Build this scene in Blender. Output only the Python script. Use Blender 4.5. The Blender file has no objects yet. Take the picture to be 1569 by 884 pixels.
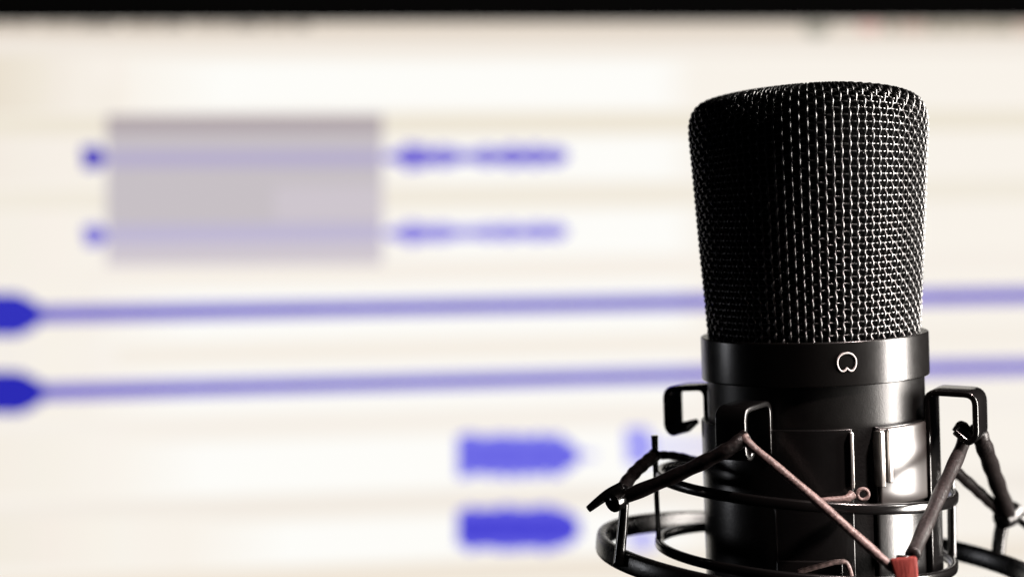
import bpy, bmesh, math, random
from mathutils import Vector, Matrix
random.seed(4)
S = bpy.context.scene
C = S.collection
R = math.radians
sin, cos, pi = math.sin, math.cos, math.pi

# ------------------------------------------------------------------ camera
W_PX, H_PX, F_PX = 1569.0, 884.0, 3300.0          # photograph size, focal length in its pixels
DIST = 0.452
U = DIST / F_PX                                   # metres per photo pixel at the microphone
PITCH = R(3.33)
RIGHT = Vector((1, 0, 0)); FWD = Vector((0, cos(PITCH), -sin(PITCH))); UPV = Vector((0, sin(PITCH), cos(PITCH)))
O = Vector((0, 0, 0.30))                          # middle of the microphone's collar
def ray(px, py):
    return FWD + RIGHT * ((px - W_PX/2) / F_PX) + UPV * ((H_PX/2 - py) / F_PX)
EYE = O - ray(1248, 548) * DIST
def at(px, py, dy=0.0):
    """point of the world seen at a pixel, dy photo pixels behind the microphone's axis"""
    d = ray(px, py)
    return EYE + d * ((O.y + dy*U - EYE.y) / d.y)

cam = bpy.data.cameras.new('camera'); camo = bpy.data.objects.new('camera', cam); C.objects.link(camo)
camo.matrix_world = Matrix.Translation(EYE) @ Matrix((( *[RIGHT[0], UPV[0], -FWD[0]], 0), (RIGHT[1], UPV[1], -FWD[1], 0), (RIGHT[2], UPV[2], -FWD[2], 0), (0, 0, 0, 1)))
cam.sensor_width = 36; cam.lens = F_PX / W_PX * 36
cam.clip_start = 0.01; cam.clip_end = 50
cam.dof.use_dof = True; cam.dof.focus_distance = DIST - 0.022; cam.dof.aperture_fstop = 9.0
S.camera = camo

# ------------------------------------------------------------------ materials
def lin(c):
    return tuple(((v/255)/12.92 if v/255 <= .04045 else ((v/255+.055)/1.055)**2.4) for v in c)
def new_mat(name):
    m = bpy.data.materials.new(name); m.use_nodes = True
    nt = m.node_tree; b = nt.nodes['Principled BSDF']
    return m, nt, b
def paint(name, col, rough, metallic=0.0, spec=0.5, bump=0.0, scale=900.0, rvar=0.0, coat=0.0):
    m, nt, b = new_mat(name)
    b.inputs['Base Color'].default_value = (*col, 1)
    b.inputs['Metallic'].default_value = metallic
    b.inputs['Roughness'].default_value = rough
    b.inputs['Specular IOR Level'].default_value = spec
    b.inputs['Coat Weight'].default_value = coat
    tc = nt.nodes.new('ShaderNodeTexCoord')
    if bump or rvar:
        n = nt.nodes.new('ShaderNodeTexNoise'); n.inputs['Scale'].default_value = scale; n.inputs['Detail'].default_value = 4
        nt.links.new(tc.outputs['Object'], n.inputs['Vector'])
        if bump:
            bp = nt.nodes.new('ShaderNodeBump'); bp.inputs['Strength'].default_value = bump; bp.inputs['Distance'].default_value = 0.0003
            nt.links.new(n.outputs['Fac'], bp.inputs['Height']); nt.links.new(bp.outputs['Normal'], b.inputs['Normal'])
        if rvar:
            n2 = nt.nodes.new('ShaderNodeTexNoise'); n2.inputs['Scale'].default_value = scale*.12; n2.inputs['Detail'].default_value = 5
            nt.links.new(tc.outputs['Object'], n2.inputs['Vector'])
            mr = nt.nodes.new('ShaderNodeMapRange')
            mr.inputs['To Min'].default_value = rough - rvar; mr.inputs['To Max'].default_value = rough + rvar
            nt.links.new(n2.outputs['Fac'], mr.inputs['Value']); nt.links.new(mr.outputs['Result'], b.inputs['Roughness'])
    return m
M_SATIN = paint('satin_black_metal', (.002, .0018, .0017), .25, 0.0, .36, bump=.07, scale=3400, rvar=.03)
M_BODY = paint('dull_black_metal', (.002, .0019, .0018), .33, 0.0, .22, bump=.10, scale=3200, rvar=.05)
M_WIRE = paint('black_grille_wire', (.004, .004, .004), .33, 0.0, 1.0)
M_FOAM = paint('black_foam', (.004, .004, .004), 1.0, 0, .0, bump=.6, scale=1500)
M_PLASTIC = paint('black_mount_plastic', (.0018, .0017, .0017), .25, 0, .36, bump=.07, scale=2200, rvar=.04)
M_GLOSS = paint('glossy_black_metal', (.002, .0018, .0018), .19, 0, .5, rvar=.05, scale=900)
M_PANEL = paint('smooth_clamp_metal', (.02, .018, .017), .30, 0, .6, rvar=.05, scale=900)
M_RIB = paint('bright_rib_metal', (.34, .325, .31), .36, 1.0, .5, rvar=.05)  # brightened metal that puts the rib edges' highlights into the colour
M_DULL = paint('matt_black_plastic', (.002, .0018, .0018), .27, 0, .32, bump=.1, scale=2200, rvar=.06)
def red_mat():
    m, nt, b = new_mat('red_woven_strap')
    tc = nt.nodes.new('ShaderNodeTexCoord'); mp = nt.nodes.new('ShaderNodeMapping'); mp.inputs['Scale'].default_value = (1500, 1500, 260)
    n = nt.nodes.new('ShaderNodeTexNoise'); n.inputs['Scale'].default_value = 1; n.inputs['Detail'].default_value = 4
    nt.links.new(tc.outputs['Object'], mp.inputs['Vector']); nt.links.new(mp.outputs['Vector'], n.inputs['Vector'])
    r = nt.nodes.new('ShaderNodeValToRGB')
    r.color_ramp.elements[0].position = .35; r.color_ramp.elements[0].color = (.045, .004, .003, 1)
    r.color_ramp.elements[1].position = .72; r.color_ramp.elements[1].color = (.11, .018, .014, 1)
    nt.links.new(n.outputs['Fac'], r.inputs['Fac']); nt.links.new(r.outputs['Color'], b.inputs['Base Color'])
    b.inputs['Roughness'].default_value = .7; b.inputs['Specular IOR Level'].default_value = .1
    bp = nt.nodes.new('ShaderNodeBump'); bp.inputs['Strength'].default_value = .6; bp.inputs['Distance'].default_value = .0003
    nt.links.new(n.outputs['Fac'], bp.inputs['Height']); nt.links.new(bp.outputs['Normal'], b.inputs['Normal'])
    return m
M_RED = red_mat()
M_WHITE = paint('white_print', (.27, .25, .245), .5)
M_BEZEL = paint('bezel_plastic', (.001, .001, .001), .9, 0, 0.0)

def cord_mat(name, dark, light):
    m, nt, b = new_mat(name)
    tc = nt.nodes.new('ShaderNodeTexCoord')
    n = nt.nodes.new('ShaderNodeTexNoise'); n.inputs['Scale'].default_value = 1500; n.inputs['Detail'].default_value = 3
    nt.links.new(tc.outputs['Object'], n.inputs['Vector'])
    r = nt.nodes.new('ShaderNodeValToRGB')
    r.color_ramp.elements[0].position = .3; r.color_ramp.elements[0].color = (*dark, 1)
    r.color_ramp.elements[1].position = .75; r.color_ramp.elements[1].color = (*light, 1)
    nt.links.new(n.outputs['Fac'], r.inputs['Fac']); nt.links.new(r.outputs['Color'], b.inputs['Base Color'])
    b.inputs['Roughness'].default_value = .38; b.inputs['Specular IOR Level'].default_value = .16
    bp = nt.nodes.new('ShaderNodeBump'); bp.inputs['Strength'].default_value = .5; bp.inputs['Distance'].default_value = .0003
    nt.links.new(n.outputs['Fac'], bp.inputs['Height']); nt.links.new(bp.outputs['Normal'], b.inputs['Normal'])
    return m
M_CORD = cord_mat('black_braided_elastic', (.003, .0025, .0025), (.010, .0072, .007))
M_CORD_LIT = cord_mat('lit_braided_elastic', (.045, .032, .03), (.125, .088, .082))  # copy of the cord colour with warm light painted in

def screen_mat(name, rgb, k=1.0):
    m, nt, b = new_mat(name)
    b.inputs['Base Color'].default_value = (0, 0, 0, 1); b.inputs['Roughness'].default_value = .9; b.inputs['Specular IOR Level'].default_value = .03
    b.inputs['Emission Color'].default_value = (*lin(rgb), 1); b.inputs['Emission Strength'].default_value = k
    return m
_sm = {}
def glow(rgb):
    if rgb not in _sm: _sm[rgb] = screen_mat('lit_pixels', rgb)
    return _sm[rgb]

# ------------------------------------------------------------------ helpers
def link(name, verts, faces, mat, parent=None, smooth=True, local=True):
    me = bpy.data.meshes.new(name); me.from_pydata([tuple(v) for v in verts], [], faces); me.update()
    me.materials.append(mat)
    if smooth: me.polygons.foreach_set('use_smooth', [True]*len(me.polygons))
    o = bpy.data.objects.new(name, me); C.objects.link(o)
    if parent: o.parent = parent
    return o
def fix(o):
    bm = bmesh.new(); bm.from_mesh(o.data); bmesh.ops.recalc_face_normals(bm, faces=bm.faces); bm.to_mesh(o.data); bm.free(); return o
def bevel(o, w, seg=3, ang=35):
    md = o.modifiers.new('bevel', 'BEVEL'); md.width = w; md.segments = seg; md.limit_method = 'ANGLE'; md.angle_limit = R(ang); md.harden_normals = False
    return o
def tag(o, label=None, cat=None, group=None, kind=None):
    if label: o['label'] = label
    if cat: o['category'] = cat
    if group: o['group'] = group
    if kind: o['kind'] = kind
    return o
def empty(name, loc):
    o = bpy.data.objects.new(name, None); o.empty_display_size = .02; C.objects.link(o); o.location = loc; return o
def rounded(prof, rad, n=4):
    """round the corners of an open (r,h) polyline"""
    out = [prof[0]]
    for i in range(1, len(prof)-1):
        p, a, b = Vector(prof[i]), Vector(prof[i-1]), Vector(prof[i+1])
        k = min(rad, (a-p).length*.45, (b-p).length*.45)
        p0, p1 = p + (a-p).normalized()*k, p + (b-p).normalized()*k
        for j in range(n+1):
            t = j/n
            out.append(tuple(p0*(1-t)**2 + p*2*t*(1-t) + p1*t*t))
    out.append(prof[-1]); return out
def lathe(name, prof, mat, parent, seg=160, a0=None, a1=None, mid=None):
    """prof: (r,h) in photo pixels; a0..a1 in degrees from the front makes a closed sector of a closed profile"""
    full = a0 is None
    n = seg if full else max(4, int(seg*abs(a1-a0)/360)) + 1
    vs, fs = [], []
    L = len(prof)
    for i in range(n):
        a = 2*pi*i/n if full else R(a0 + (a1-a0)*i/(n-1))
        for r, h in prof: vs.append((r*sin(a)*U, -r*cos(a)*U, h*U))
    closed = not full
    for i in range(n if full else n-1):
        j = (i+1) % n
        for k in range(L if closed else L-1):
            q = (k+1) % L
            fs.append((i*L+k, j*L+k, j*L+q, i*L+q))
    if closed:
        fs.append(tuple(range(L))); fs.append(tuple((n-1)*L+k for k in range(L-1, -1, -1)))
    o = link(name, vs, fs, mat, parent); fix(o)
    if closed: bevel(o, 1.6*U)
    return o
def smooth_path(pts, n=8):
    out = []
    P = [pts[0]] + list(pts) + [pts[-1]]
    for i in range(1, len(P)-2):
        p0, p1, p2, p3 = P[i-1], P[i], P[i+1], P[i+2]
        for j in range(n):
            t = j/n
            out.append(.5*((2*p1) + (p2-p0)*t + (2*p0-5*p1+4*p2-p3)*t*t + (3*p1-p0-3*p2+p3)*t**3))
    out.append(pts[-1]); return out
def tube_data(pts, rad, sides=12, closed=False, squash=1.0):
    vs, fs = [], []
    n = len(pts); prev = None
    for i, p in enumerate(pts):
        if closed: t = pts[(i+1) % n] - pts[i-1]
        else: t = pts[min(i+1, n-1)] - pts[max(i-1, 0)]
        t = t.normalized()
        if prev is None:
            ref = Vector((0, 0, 1)) if abs(t.z) < .9 else Vector((1, 0, 0))
            nrm = (ref - t*ref.dot(t)).normalized()
        else:
            nrm = (prev - t*prev.dot(t)).normalized()
        prev = nrm; bn = t.cross(nrm)
        r = rad(i/(n-1)) if callable(rad) else rad
        for k in range(sides):
            a = 2*pi*k/sides
            vs.append(p + nrm*(cos(a)*r) + bn*(sin(a)*r*squash))
    for i in range(n if closed else n-1):
        j = (i+1) % n
        for k in range(sides):
            q = (k+1) % sides
            fs.append((i*sides+k, i*sides+q, j*sides+q, j*sides+k))
    if not closed:
        fs.append(tuple(range(sides-1, -1, -1))); fs.append(tuple((n-1)*sides+k for k in range(sides)))
    return vs, fs
def tube(name, pts, rad, mat, parent, sides=14, closed=False, inv=None, smooth=8, squash=1.0):
    if smooth and not closed: pts = smooth_path(pts, smooth)
    if inv is not None: pts = [inv @ p for p in pts]
    vs, fs = tube_data(pts, rad, sides, closed, squash)
    return fix(link(name, vs, fs, mat, parent))

# ------------------------------------------------------------------ the microphone
mic = empty('microphone', O)
mic.rotation_euler = (0, R(-2.2), 0)
tag(mic, 'black condenser microphone with woven metal head held upright in the shock mount', 'microphone')
LEAN = Matrix.Translation(O) @ Matrix.Rotation(R(-2.2), 4, 'Y')
LEAN_I = LEAN.inverted()

body = lathe('body', rounded([(0, -450), (160, -450), (165, -444), (165, -28)], 3), M_BODY, mic)
collar = lathe('collar', rounded([(150, -27), (172.5, -27), (173, -25), (173, 36), (172, 38), (162, 38)], 2.5), M_SATIN, mic, seg=220)
# head: profile along the outside of the woven mesh
head = [(157.5, 36), (162.5, 110), (168.5, 200), (174, 290), (177, 335), (177.5, 352), (176, 366), (171.5, 378), (163, 388), (147, 396), (118, 404), (80, 411), (40, 415), (8, 416)]
def dense(prof, step=2.0):
    pts = smooth_path([Vector((r, h, 0)) for r, h in prof], 40)
    out = [pts[0]]; acc = 0
    for a, b in zip(pts, pts[1:]):
        acc += (b-a).length
        while acc >= step:
            acc -= step
            out.append(b - (b-a).normalized()*acc)
    return out
ROW, SUB = 9.5, 4
hp = dense(head, ROW/SUB)
def hn(i):
    t = (hp[min(i+1, len(hp)-1)] - hp[max(i-1, 0)]).normalized()
    return Vector((t.y, -t.x, 0))
NW = 90
AMP, WR = 2.5, 2.3
def vault(p, a):
    # the head's top is arched from side to side, so its front and back rims stand higher
    t = min(max((p.y-190)/190, 0), 1); t = t*t*(3-2*t)
    return Vector((p.x, p.y + 21*cos(a-R(8))**2*t*min(p.x/182, 1)**2, 0))
gv, gf = [], []
def add(vf):
    b = len(gv); gv.extend(vf[0]); gf.extend(tuple(i+b for i in f) for f in vf[1])
last = next(i for i, p in enumerate(hp) if i > 30 and p.x < 14)
for k in range(NW):
    a = 2*pi*k/NW
    pts = []
    for i in range(0, last):
        w = AMP*cos(pi*i/SUB) * (1 if k % 2 == 0 else -1) * min(1.0, hp[i].x/150)
        q = vault(hp[i] + hn(i)*w, a)
        pts.append(Vector((q.x*sin(a), -q.x*cos(a), q.y))*U)
    wr = WR*U
    add(tube_data(pts, lambda t: wr*(1.0 if t < .76 else 1.0-(t-.76)*3.4), 6))
for j, i in enumerate(range(0, last, SUB)):
    n = hn(i); N = NW*4
    pts = []
    for q in range(N):
        w = -2.8 - .7*cos(pi*q/4) * (1 if j % 2 == 0 else -1) * min(1.0, hp[i].x/150)
        a = 2*pi*q/N; c = vault(hp[i] + n*w, a)
        pts.append(Vector((c.x*sin(a), -c.x*cos(a), c.y))*U)
    add(tube_data(pts, WR*.66*U, 6, closed=True))
grille = link('grille', gv, gf, M_WIRE, mic)
core = [(max(p.x-7, 0), p.y - (6 if p.y > 370 else 0)) for p in hp[::4]] + [(0, 408)]
lathe('foam_liner', core, M_FOAM, mic, seg=96)

# polar pattern emblem on the collar: an outlined circle with a cusp at the bottom
half = [(0, -8.5), (-4, -12.5), (-9, -12.8), (-13.2, -8), (-15, -1), (-14, 6), (-9.5, 12), (-4, 14.6), (0, 15)]
outl = smooth_path([Vector((x, y, 0)) for x, y in half], 6)
outl = [p*.93 for p in outl]; outl = outl + [Vector((-p.x, p.y, 0)) for p in outl[::-1][1:-1]]
EA, EH, ER = R(7.6), 7.5, 173.5
epts = []
for p in outl:
    a = EA + p.x/173.0
    epts.append(Vector((ER*sin(a), -ER*cos(a), EH + p.y))*U)
vs, fs = tube_data(epts, 1.45*U, 8, closed=True)
tag(fix(link('emblem', vs, fs, M_WHITE, mic)), 'white outlined round emblem with a notch at its foot')

# ------------------------------------------------------------------ the shock mount
sm = empty('shock_mount', O)
sm.rotation_euler = (0, R(-2.2), 0)
tag(sm, 'black spider shock mount with elastic cords and wire rings around the microphone', 'shock mount')
def sector(name, a0, a1, r0, r1, h0, h1, mat, w=1.8, seg=300):
    o = lathe(name, [(r0, h0), (r1, h0), (r1, h1), (r0, h1)], mat, sm, seg, a0, a1)
    o.modifiers[0].width = w*U
    return o
# cradle sleeve with a slit at the clamp
sl = lathe('cradle_sleeve', [(166.5, -450), (176, -450), (176, -89), (166.5, -89)], M_PLASTIC, sm, 220, 21, 369)
sl.modifiers[0].width = 2*U
# clamp flange, ribs and panel at the front right
sector('slit_shade', 9.3, 20.7, 166.5, 168.5, -450, -91, M_FOAM, .5)  # dark strip added to give the slit its shade
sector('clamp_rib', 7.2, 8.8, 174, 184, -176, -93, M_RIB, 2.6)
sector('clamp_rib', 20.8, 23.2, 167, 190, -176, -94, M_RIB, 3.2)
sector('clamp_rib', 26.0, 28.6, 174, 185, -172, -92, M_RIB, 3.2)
sector('clamp_panel', 22, 66, 174, 180.5, -206, -91, M_PANEL, 3)
sector('clamp_panel', -29, 2.4, 174, 180, -450, -280, M_GLOSS, 2.5)
sector('lower_panel', -29, -28.4, 174, 177.6, -300, -205, M_GLOSS, .6)

# bent strip hooks
def hook_mesh(arm, wd):
    t = 9.0
    outer = rounded([(178, -arm), (178, -48), (250, -52), (250, -114), (239, -124), (218, -106)], 16, 6)
    pts = [Vector((r, h, 0)) for r, h in outer]
    n = len(pts); A, B = [], []
    for i, p in enumerate(pts):
        tt = (pts[min(i+1, n-1)] - pts[max(i-1, 0)]).normalized()
        nn = Vector((-tt.y, tt.x, 0))
        A.append(p + nn*t/2); B.append(p - nn*t/2)
    ring = A + B[::-1]
    vs = []
    for sx in (-wd/2, wd/2):
        for p in ring:
            vs.append((sx*U, -p.x*U, p.y*U))
    L = len(ring); fs = []
    for i in range(L):
        j = (i+1) % L; fs.append((i, j, L+j, L+i))
    for i in range(n-1):
        fs.append((i, i+1, L-2-i, L-1-i)); fs.append((L+i, L+L-1-i, L+L-2-i, L+i+1))
    return vs, fs
for az, arm, wd in ((-37, 125, 50), (67, 430, 74), (-123, 125, 50), (150, 125, 50)):
    vs, fs = hook_mesh(arm, wd)
    o = fix(link('hook', vs, fs, M_GLOSS, sm)); bevel(o, 2.2*U, 3, 50)
    o.rotation_euler = (0, 0, R(az))

# wire hoops (own tilt): centre pixel, radius, tilt, thickness
def hoop(name, cx, cy, rad, tilt, prof, mat):
    """closed ring with a small (radial, vertical) cross-section, built about its own tilted axis"""
    M = LEAN_I @ Matrix.Translation(at(cx, cy, 0)) @ Matrix.Rotation(R(tilt), 4, 'Y')
    seg = 160; vs, fs = [], []; L = len(prof)
    for i in range(seg):
        a = 2*pi*i/seg
        for dr, dh in prof:
            vs.append(M @ Vector(((rad+dr)*sin(a)*U, -(rad+dr)*cos(a)*U, dh*U)))
    for i in range(seg):
        j = (i+1) % seg
        for k in range(L):
            q = (k+1) % L; fs.append((i*L+k, j*L+k, j*L+q, i*L+q))
    return fix(link(name, vs, fs, mat, sm))
def superell(a, b, n=16, e=.55):
    return [(a*math.copysign(abs(cos(t))**e, cos(t)), b*math.copysign(abs(sin(t))**e, sin(t))) for t in [2*pi*i/n for i in range(n)]]
hoop('wire_hoop', 1234, 741, 226, 3.5, superell(5.5, 8), M_GLOSS)
hoop('wire_hoop', 1234, 845, 226, 3.5, superell(5.5, 7.5), M_GLOSS)
hoop('outer_ring', 1255, 860, 337, 5.0, superell(8, 16), M_DULL)
# posts of the basket and of the outer ring
def T(name, pts, r, mat=M_GLOSS, sides=14, smooth=8, squash=1.0):
    rad = (lambda t: r(t)*U) if callable(r) else r*U
    return tube(name, [at(*p) for p in pts], rad, mat, sm, sides, inv=LEAN_I, smooth=smooth, squash=squash)
T('post', [(1003, 667, 0), (1004, 700, 0), (1006, 760, 0), (1010, 835, 0)], lambda t: 5.5 - 1.5*min(t*2, 1))
T('post', [(1456, 722, 20), (1458, 770, 20), (1459, 872, 20)], 7)
T('post', [(957, 765, -150), (954, 805, -150), (948, 866, -150)], lambda t: 6.5 + 2.0*t)
T('post', [(1541, 780, 206), (1532, 820, 206), (1528, 862, 206)], lambda t: 11.0, M_DULL)
T('post', [(1386, 850, -312), (1386, 930, -318)], 12)
# tapering pegs that the cord is wrapped around
T('peg', [(953, 748, -150), (930, 758, -158), (901, 780, -166)], lambda t: 10.5 - 5.5*t)
T('peg', [(1536, 778, 200), (1560, 792, 210), (1596, 822, 220)], lambda t: 11 - 4*t, M_DULL)
# elastic cord, knot to knot
def cord(pts, r, mat=None):
    ph = random.random()*6
    return T('elastic_cord', pts, lambda t: r*(1 + .06*sin(t*37+ph)), mat or M_CORD, 16, 14)
def loc(az, r, h):
    p = LEAN @ Vector((r*sin(R(az))*U, -r*cos(R(az))*U, h*U)); d = p - EYE
    k = d.dot(FWD)
    return (W_PX/2 + F_PX*d.dot(RIGHT)/k, H_PX/2 - F_PX*d.dot(UPV)/k, (p.y-O.y)/U)
cord([(1143, 668, -214), (1112, 690, -226), (1040, 726, -196), (946, 766, -160)], 10.5)
front_cord = cord([(1140, 668, -222), (1152, 684, -232), (1240, 757, -270), (1345, 850, -318), (1372, 873, -322)], 6.6, M_CORD_LIT)
tag(front_cord, 'cord crossing the front with pinkish light painted into its colour')
cord([(1468, 652, -72), (1478, 672, -78), (1440, 758, -200), (1398, 850, -318)], 10.5)
cord([(1496, 655, -60), (1508, 684, -40), (1526, 735, 90), (1546, 790, 200)], 13)
cord([(1540, 790, 206), (1505, 758, 130), (1458, 716, 30)], 9)
cord([(946, 758, -140), (972, 724, -70), (1003, 697, -4)], 10)
cord([(1003, 697, 0), (1040, 699, 60), (1090, 712, 150)], 6.5)
# knots around the pegs
T('knot', [(938, 770, -176), (948, 764, -165), (952, 756, -140)], 15)
T('knot', [(1534, 795, 190), (1547, 790, 204), (1556, 780, 215)], 17, M_DULL)
# red sleeve where the cord meets the front post
cv = [at(px, py, dy) for dy in (-336, -326) for px, py in ((1362, 855), (1405, 851), (1407, 884), (1408, 950), (1384, 950), (1371, 884))]
cl = fix(link('strap', [LEAN_I @ p for p in cv], [(0, 1, 2, 3, 4, 5), (11, 10, 9, 8, 7, 6)] + [(i, (i+1) % 6, 6+(i+1) % 6, 6+i) for i in range(6)], M_RED, sm)); bevel(cl, 4.5*U, 4)
tag(cl, 'red woven strap at the front')
# eyelet and its short wire arm on the slit, pink light painted in
T('clamp_lever', [(1240, 769, -196), (1268, 766, -198), (1296, 764, -196), (1306, 757, -190)], lambda t: 4.5 + 2.5*t*t, M_CORD_LIT)
vs, fs = [], []
M = LEAN_I @ Matrix.Translation(at(1322, 757, -186)) @ Matrix.Rotation(R(90), 4, 'X')
ep = [M @ Vector((8*cos(2*pi*i/28)*U, 8*sin(2*pi*i/28)*U, 0)) for i in range(28)]
vs, fs = tube_data(ep, 3*U, 10, closed=True)
fix(link('eyelet', vs, fs, M_CORD_LIT, sm))
# rim of the lower tab, its pink light also in the colour
T('tab_rim', [(1222, 876, -186), (1258, 866, -188), (1286, 860, -186), (1299, 866, -184), (1308, 900, -184)], 4, M_CORD_LIT)

# ------------------------------------------------------------------ the monitor
YAW = R(9.75)
SC_D = 0.60                                        # screen distance behind the microphone, on the picture's axis
c0 = EYE + ray(784, 442) * ((O.y + SC_D - EYE.y) / ray(784, 442).y)
xdir = Vector((cos(YAW), sin(YAW), 0)); 
hor = 250.0
# in-plane axis whose vanishing point lies level with the top of the picture
xv = (ray(784.5 + F_PX/math.tan(YAW), 24)).normalized()
nrm = Vector((sin(YAW), -cos(YAW), 0))
xv = (xv - nrm*xv.dot(nrm)).normalized(); zv = xv.cross(nrm) * -1
if zv.z < 0: zv = -zv
def on_screen(px, py):
    d = ray(px, py); t = (c0-EYE).dot(nrm)/d.dot(nrm); p = EYE + d*t - c0
    return p.dot(xv), p.dot(zv)
x_l = on_screen(-40, 442)[0]; x_r = on_screen(1610, 442)[0]
z_t = on_screen(784, 34)[1]; z_b = on_screen(784, 935)[1]  # top edge set to cover the black border strip of the image
mon = empty('monitor', c0)
BASIS = Matrix(((xv.x, -nrm.x, zv.x), (xv.y, -nrm.y, zv.y), (xv.z, -nrm.z, zv.z)))
mon.rotation_euler = BASIS.to_euler()
tag(mon, 'computer monitor with a black frame standing in for the image border, showing blurred blue audio waveforms on a white screen', 'monitor')
def boxmb(x0, x1, y0, y1, z0, z1):
    v = [(x, y, z) for x in (x0, x1) for y in (y0, y1) for z in (z0, z1)]
    f = [(0, 1, 3, 2), (4, 6, 7, 5), (0, 4, 5, 1), (2, 3, 7, 6), (0, 2, 6, 4), (1, 5, 7, 3)]
    return v, f
FW = .028
bv, bf = [], []
for b in ((x_l-FW, x_r+FW, -.006, .03, z_t, z_t+FW), (x_l-FW, x_r+FW, -.006, .03, z_b-FW, z_b), (x_l-FW, x_l, -.006, .03, z_b, z_t), (x_r, x_r+FW, -.006, .03, z_b, z_t)):
    v, f = boxmb(*b); k = len(bv); bv += v; bf += [tuple(i+k for i in q) for q in f]
link('border_bezel', bv, bf, M_BEZEL, mon, smooth=False)  # frame whose top bar stands in for the image's black border strip
v, f = boxmb(x_l-.02, x_r+.02, .0305, .055, z_b-.02, z_t+.02)
link('back_cover', v, f, M_BEZEL, mon, smooth=False)
v, f = boxmb(x_l, x_r, 0, .02, z_b, z_t)
screen = link('screen', v, f, glow((249, 243, 234)), mon, smooth=False)
layer = [0]
def patch(name, pts, rgb, lift):
    vs = []
    for px, py in pts:
        x, z = on_screen(px, py)
        vs.append((min(max(x, x_l+.0005), x_r-.0005), -lift*.0004, min(max(z, z_b+.0005), z_t-.0005)))
    if SHEET is not None:
        SHEET.append((vs, rgb)); return
    return link(name, vs, [tuple(range(len(vs)))], glow(rgb), screen, smooth=False)
SHEET = None
def start():
    global SHEET
    SHEET = []
def finish(name):
    '''link everything drawn since start() as one screen element'''
    global SHEET
    me = bpy.data.meshes.new(name); vs, fs, cols = [], [], []
    for v, c in SHEET:
        fs.append(tuple(range(len(vs), len(vs)+len(v)))); vs += v; cols.append(c)
    me.from_pydata(vs, [], fs); keys = sorted(set(cols))
    for c in keys: me.materials.append(glow(c))
    for p, c in zip(me.polygons, cols): p.material_index = keys.index(c)
    o = bpy.data.objects.new(name, me); C.objects.link(o); o.parent = screen; SHEET = None
    return o
def rect(name, x0, y0, x1, y1, rgb, lift, slope=0.0):
    return patch(name, [(x0, y0), (x1, y0+slope*(x1-x0)), (x1, y1+slope*(x1-x0)), (x0, y1)], rgb, lift)
def sl_at(y): return -.0000478*(y-22)
# toolbar along the top and its unreadable marks
rect('toolbar', -60, 10, 1640, 58, (226, 213, 198), 1)
rect('toolbar', -60, 58, 1640, 84, (241, 233, 223), 1)
start(); x = -50
while x < 470:
    w = random.uniform(22, 60)
    rect('menu_word', x, 24, x+w, 46, random.choice([(176, 164, 150), (190, 178, 164), (160, 150, 138)]), 2); x += w + random.uniform(4, 14)
rect('menu_word', 470, 20, 1230, 36, (205, 198, 186), 2)
finish('menu_text')
patch('round_icon', [(1250+22*cos(a), 40+20*sin(a)) for a in [2*pi*i/20 for i in range(20)]], (176, 170, 156), 2)
patch('round_icon', [(1332+20*cos(a), 36+18*sin(a)) for a in [2*pi*i/20 for i in range(20)]], (226, 190, 178), 2)
start(); x = 1355
while x < 1600:
    w = random.uniform(18, 40)
    rect('menu_word', x, 22, x+w, 52, random.choice([(190, 178, 160), (176, 166, 148), (204, 180, 164)]), 2); x += w + random.uniform(3, 9)
finish('menu_text')
# track dividers
for y0, y1, x0, x1, c in ((176, 208, -60, 1640, (238, 230, 214)), (286, 322, -60, 1640, (242, 235, 222)), (403, 432, -60, 1640, (247, 240, 231)), (524, 552, -60, 1640, (246, 239, 229)),
                          (634, 664, -60, 1640, (247, 241, 233)), (758, 790, -60, 1640, (243, 236, 227)), (868, 905, -60, 1640, (240, 230, 216))):
    s = sl_at(y0)
    patch('track_divider', [(x0, y0 - s*500), (x1, y0 + s*(x1-500)), (x1, y1 + s*(x1-500)), (x0, y1 - s*500)], c, 1)
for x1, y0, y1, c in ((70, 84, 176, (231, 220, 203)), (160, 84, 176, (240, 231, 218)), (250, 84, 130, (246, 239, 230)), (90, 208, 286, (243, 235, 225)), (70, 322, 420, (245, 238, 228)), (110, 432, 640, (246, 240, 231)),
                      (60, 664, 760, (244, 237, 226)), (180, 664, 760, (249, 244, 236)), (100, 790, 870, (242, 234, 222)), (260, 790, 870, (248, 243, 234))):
    start()  # screen's dimming towards the left, painted in colour steps
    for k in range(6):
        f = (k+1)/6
        rect('left_falloff', -60, y0, -60 + (x1+130)*(1-k/6), y1, tuple(round(w + (v-w)*f) for v, w in zip(c, (249, 243, 234))), 1.05 + .04*k + (.3 if x1 < 120 else 0))
    finish('left_falloff')
for y0, y1, a, b in ((92, 172, 200, 1060), (212, 284, 560, 1070), (326, 400, 560, 1080), (436, 520, 150, 1080), (556, 630, 150, 1080), (668, 756, 170, 1080), (794, 866, 300, 1080)):
    start()  # track rows, with the screen's brighter middle painted in steps
    for k in range(5):
        f = (k+1)/5; e = 160*k/5 if b-a > 300 else 8*k; q = sl_at(y0)
        patch('track_row', [(a+e, y0+k*2+q*(a+e-500)), (b-e*.4, y0+k*2+q*(b-500)), (b-e*.4, y1-k*2+q*(b-500)), (a+e, y1-k*2+q*(a+e-500))], tuple(round(v + (w-v)*f) for v, w in zip((249, 243, 234), (254, 253, 249))), 1.5 + .04*k)
    finish('track_row')
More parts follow.
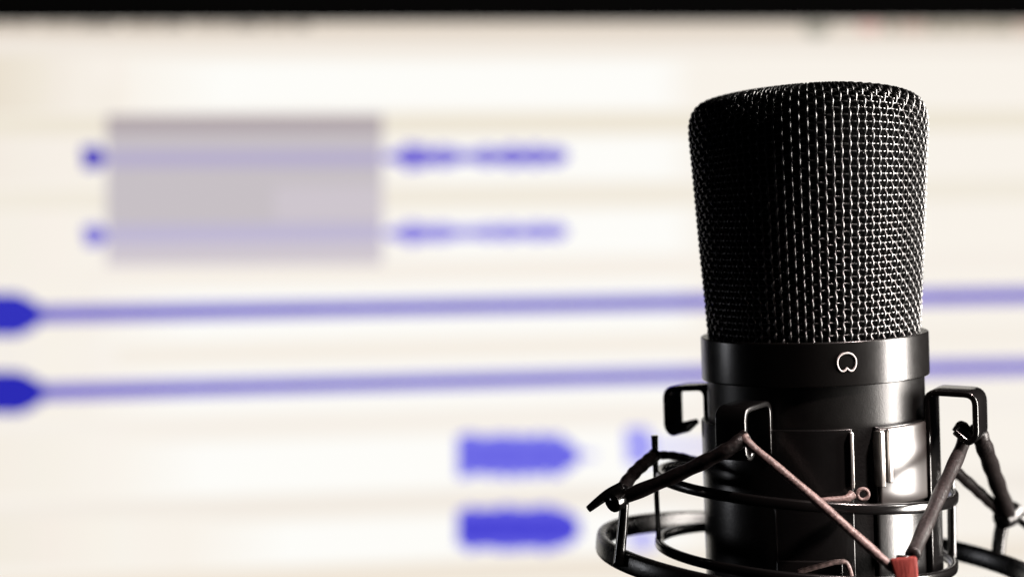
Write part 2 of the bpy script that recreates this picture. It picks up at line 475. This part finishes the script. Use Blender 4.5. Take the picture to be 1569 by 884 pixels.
# selected region
start()
rect('selection', 163, 177, 586, 407, (199, 192, 197), 2, -.004)
rect('selection', 163, 177, 586, 204, (178, 167, 171), 3, -.001)
rect('selection', 163, 232, 586, 256, (182, 174, 206), 3, -.003)
rect('selection', 163, 346, 586, 374, (191, 184, 213), 3, -.008)
rect('selection', 420, 286, 586, 340, (206, 198, 206), 3, -.006)
rect('selection', 163, 374, 586, 407, (208, 200, 208), 3, -.008)
finish('selection')
def blob(name, x0, x1, yc, h, rgb, lift=2, tip=.3):
    w = x1-x0; k = w*tip
    patch(name, [(x0, yc-h*.35), (x0+min(4, w*.2), yc-h/2), (x1-k, yc-h/2), (x1-k*.35, yc-h*.3), (x1, yc), (x1-k*.35, yc+h*.3), (x1-k, yc+h/2), (x0+min(4, w*.2), yc+h/2)], rgb, lift)
blob('waveform', 124, 163, 242, 36, (80, 70, 190)); blob('waveform', 127, 164, 361, 32, (120, 112, 214))
def wave(x0, x1, yc, h, rgb, slope):
    """a jagged filled waveform"""
    n = int((x1-x0)/7); up, dn = [], []
    env = [.25, .45, 1, 1.1, .6, .85, .65, .5, .5, .85, .6, .9, .6, .9, .65, .85, .3]
    for i in range(n+1):
        t = i/n; q = t*(len(env)-1); a = int(q); e = env[a] + (env[min(a+1, len(env)-1)]-env[a])*(q-a)
        e *= random.uniform(.75, 1.1); x = x0+(x1-x0)*t; y = yc + slope*(x-x0)
        up.append((x, y-h*e/2)); dn.append((x, y+h*e/2))
    patch('waveform', up + dn[::-1], rgb, 2)
wave(588, 870, 241, 42, (124, 114, 216), -.006); wave(588, 870, 358, 36, (142, 134, 226), -.012)
for yl, ym, yr, sx, c1, c2 in ((482, 462, 452, 62, (50, 50, 188), (120, 111, 208)), (601, 573, 561, 66, (42, 42, 180), (124, 115, 210))):
    start(); blob('waveform', -60, sx+8, yl, 66, c1, 3, .32)
    h = 12
    patch('waveform', [(40, yl-h-1), (560, (yl+ym)/2-h), (1080, ym-h), (1430, yr-h+3), (1640, yr-h-1), (1640, yr+h-1), (1430, yr+h+3), (1080, ym+h), (560, (yl+ym)/2+h), (40, yl+h+1)], c2, 2)
    h = 4
    for x0, x1 in ((40, 560), (560, 1080), (1430, 1640)):
        def ly(x): return yl + (ym-yl)*(x-40)/1040 if x <= 1080 else ym + (yr-ym)*(x-1080)/440
        up, dn = [], []
        for k in range(41):
            x = x0 + (x1-x0)*k/40; e = h*random.uniform(.5, 1.6)
            up.append((x, ly(x)-e)); dn.append((x, ly(x)+e))
        patch('waveform', up + dn[::-1], (104, 94, 194), 2.5)
    finish('waveform')
def clip(x0, x1, yc, h, rgb, core):
    '''a loud, spiky passage: peaks outside, the denser average level inside'''
    start()
    for c, f, jit, lift in ((rgb, 1.0, .20, 2), (core, .55, .5, 2.4)):
        up, dn = [], []; n = 30
        for k in range(n+1):
            t = k/n; e = f*min(1, .86 + t*2)*(1 if t < .84 else 1-(t-.84)*4.2)*(1 - jit*random.random())*.5*h + 1
            up.append((x0+(x1-x0)*t, yc-e)); dn.append((x0+(x1-x0)*t, yc+e*random.uniform(.85, 1.05)))
        patch('waveform', up + dn[::-1], c, lift)
    finish('waveform')
clip(700, 886, 698, 72, (118, 116, 234), (106, 103, 229)); clip(700, 888, 809, 72, (96, 92, 226), (72, 68, 212))
rect('waveform', 880, 692, 912, 702, (190, 188, 246), 2)
blob('waveform', 956, 1004, 683, 58, (165, 163, 246), 2, .3); rect('waveform', 1004, 676, 1120, 690, (205, 203, 248), 2)
blob('waveform', 960, 1010, 826, 34, (196, 194, 246), 2, .3)

# ------------------------------------------------------------------ light
wd = bpy.data.worlds.new('World'); S.world = wd; wd.use_nodes = True
wd.node_tree.nodes['Background'].inputs[0].default_value = (.75, .8, 1, 1); wd.node_tree.nodes['Background'].inputs[1].default_value = .004
def area(name, loc, target, sx, sy, power, col):
    l = bpy.data.lights.new(name, 'AREA'); l.shape = 'RECTANGLE'; l.size = sx; l.size_y = sy; l.energy = power; l.color = col
    o = bpy.data.objects.new(name, l); C.objects.link(o); o.location = loc
    o.rotation_euler = (Vector(target) - Vector(loc)).to_track_quat('-Z', 'Y').to_euler()
    return o
area('softbox', O + Vector((.55, -.10, .05)), O + Vector((0, 0, -.01)), .22, .52, 31, (1, .93, .87))
l = bpy.data.lights.new('spot_lamp', 'SPOT'); l.energy = 115; l.color = (1, .82, .78); l.spot_size = R(8); l.spot_blend = .55; l.shadow_soft_size = .03
lo = bpy.data.objects.new('spot_lamp', l); C.objects.link(lo); lo.location = O + Vector((.26, -.24, .50))
lo.rotation_euler = ((O + Vector((.012, -.03, -.046))) - lo.location).to_track_quat('-Z', 'Y').to_euler()
r_ = bpy.data.lights.new('rim_lamp', 'SPOT'); r_.energy = 3.2; r_.color = (.95, .95, 1); r_.spot_size = R(7.8); r_.spot_blend = .3; r_.shadow_soft_size = .06
ro = bpy.data.objects.new('rim_lamp', r_); C.objects.link(ro); ro.location = O + Vector((-.62, .20, -.05))
ro.rotation_euler = ((O + Vector((0, 0, -.037))) - ro.location).to_track_quat('-Z', 'Y').to_euler()

S.view_settings.view_transform = 'Standard'; S.view_settings.look = 'None'; S.view_settings.exposure = 0; S.view_settings.gamma = 1
S.cycles.use_denoising = True
S.cycles.max_bounces = 6
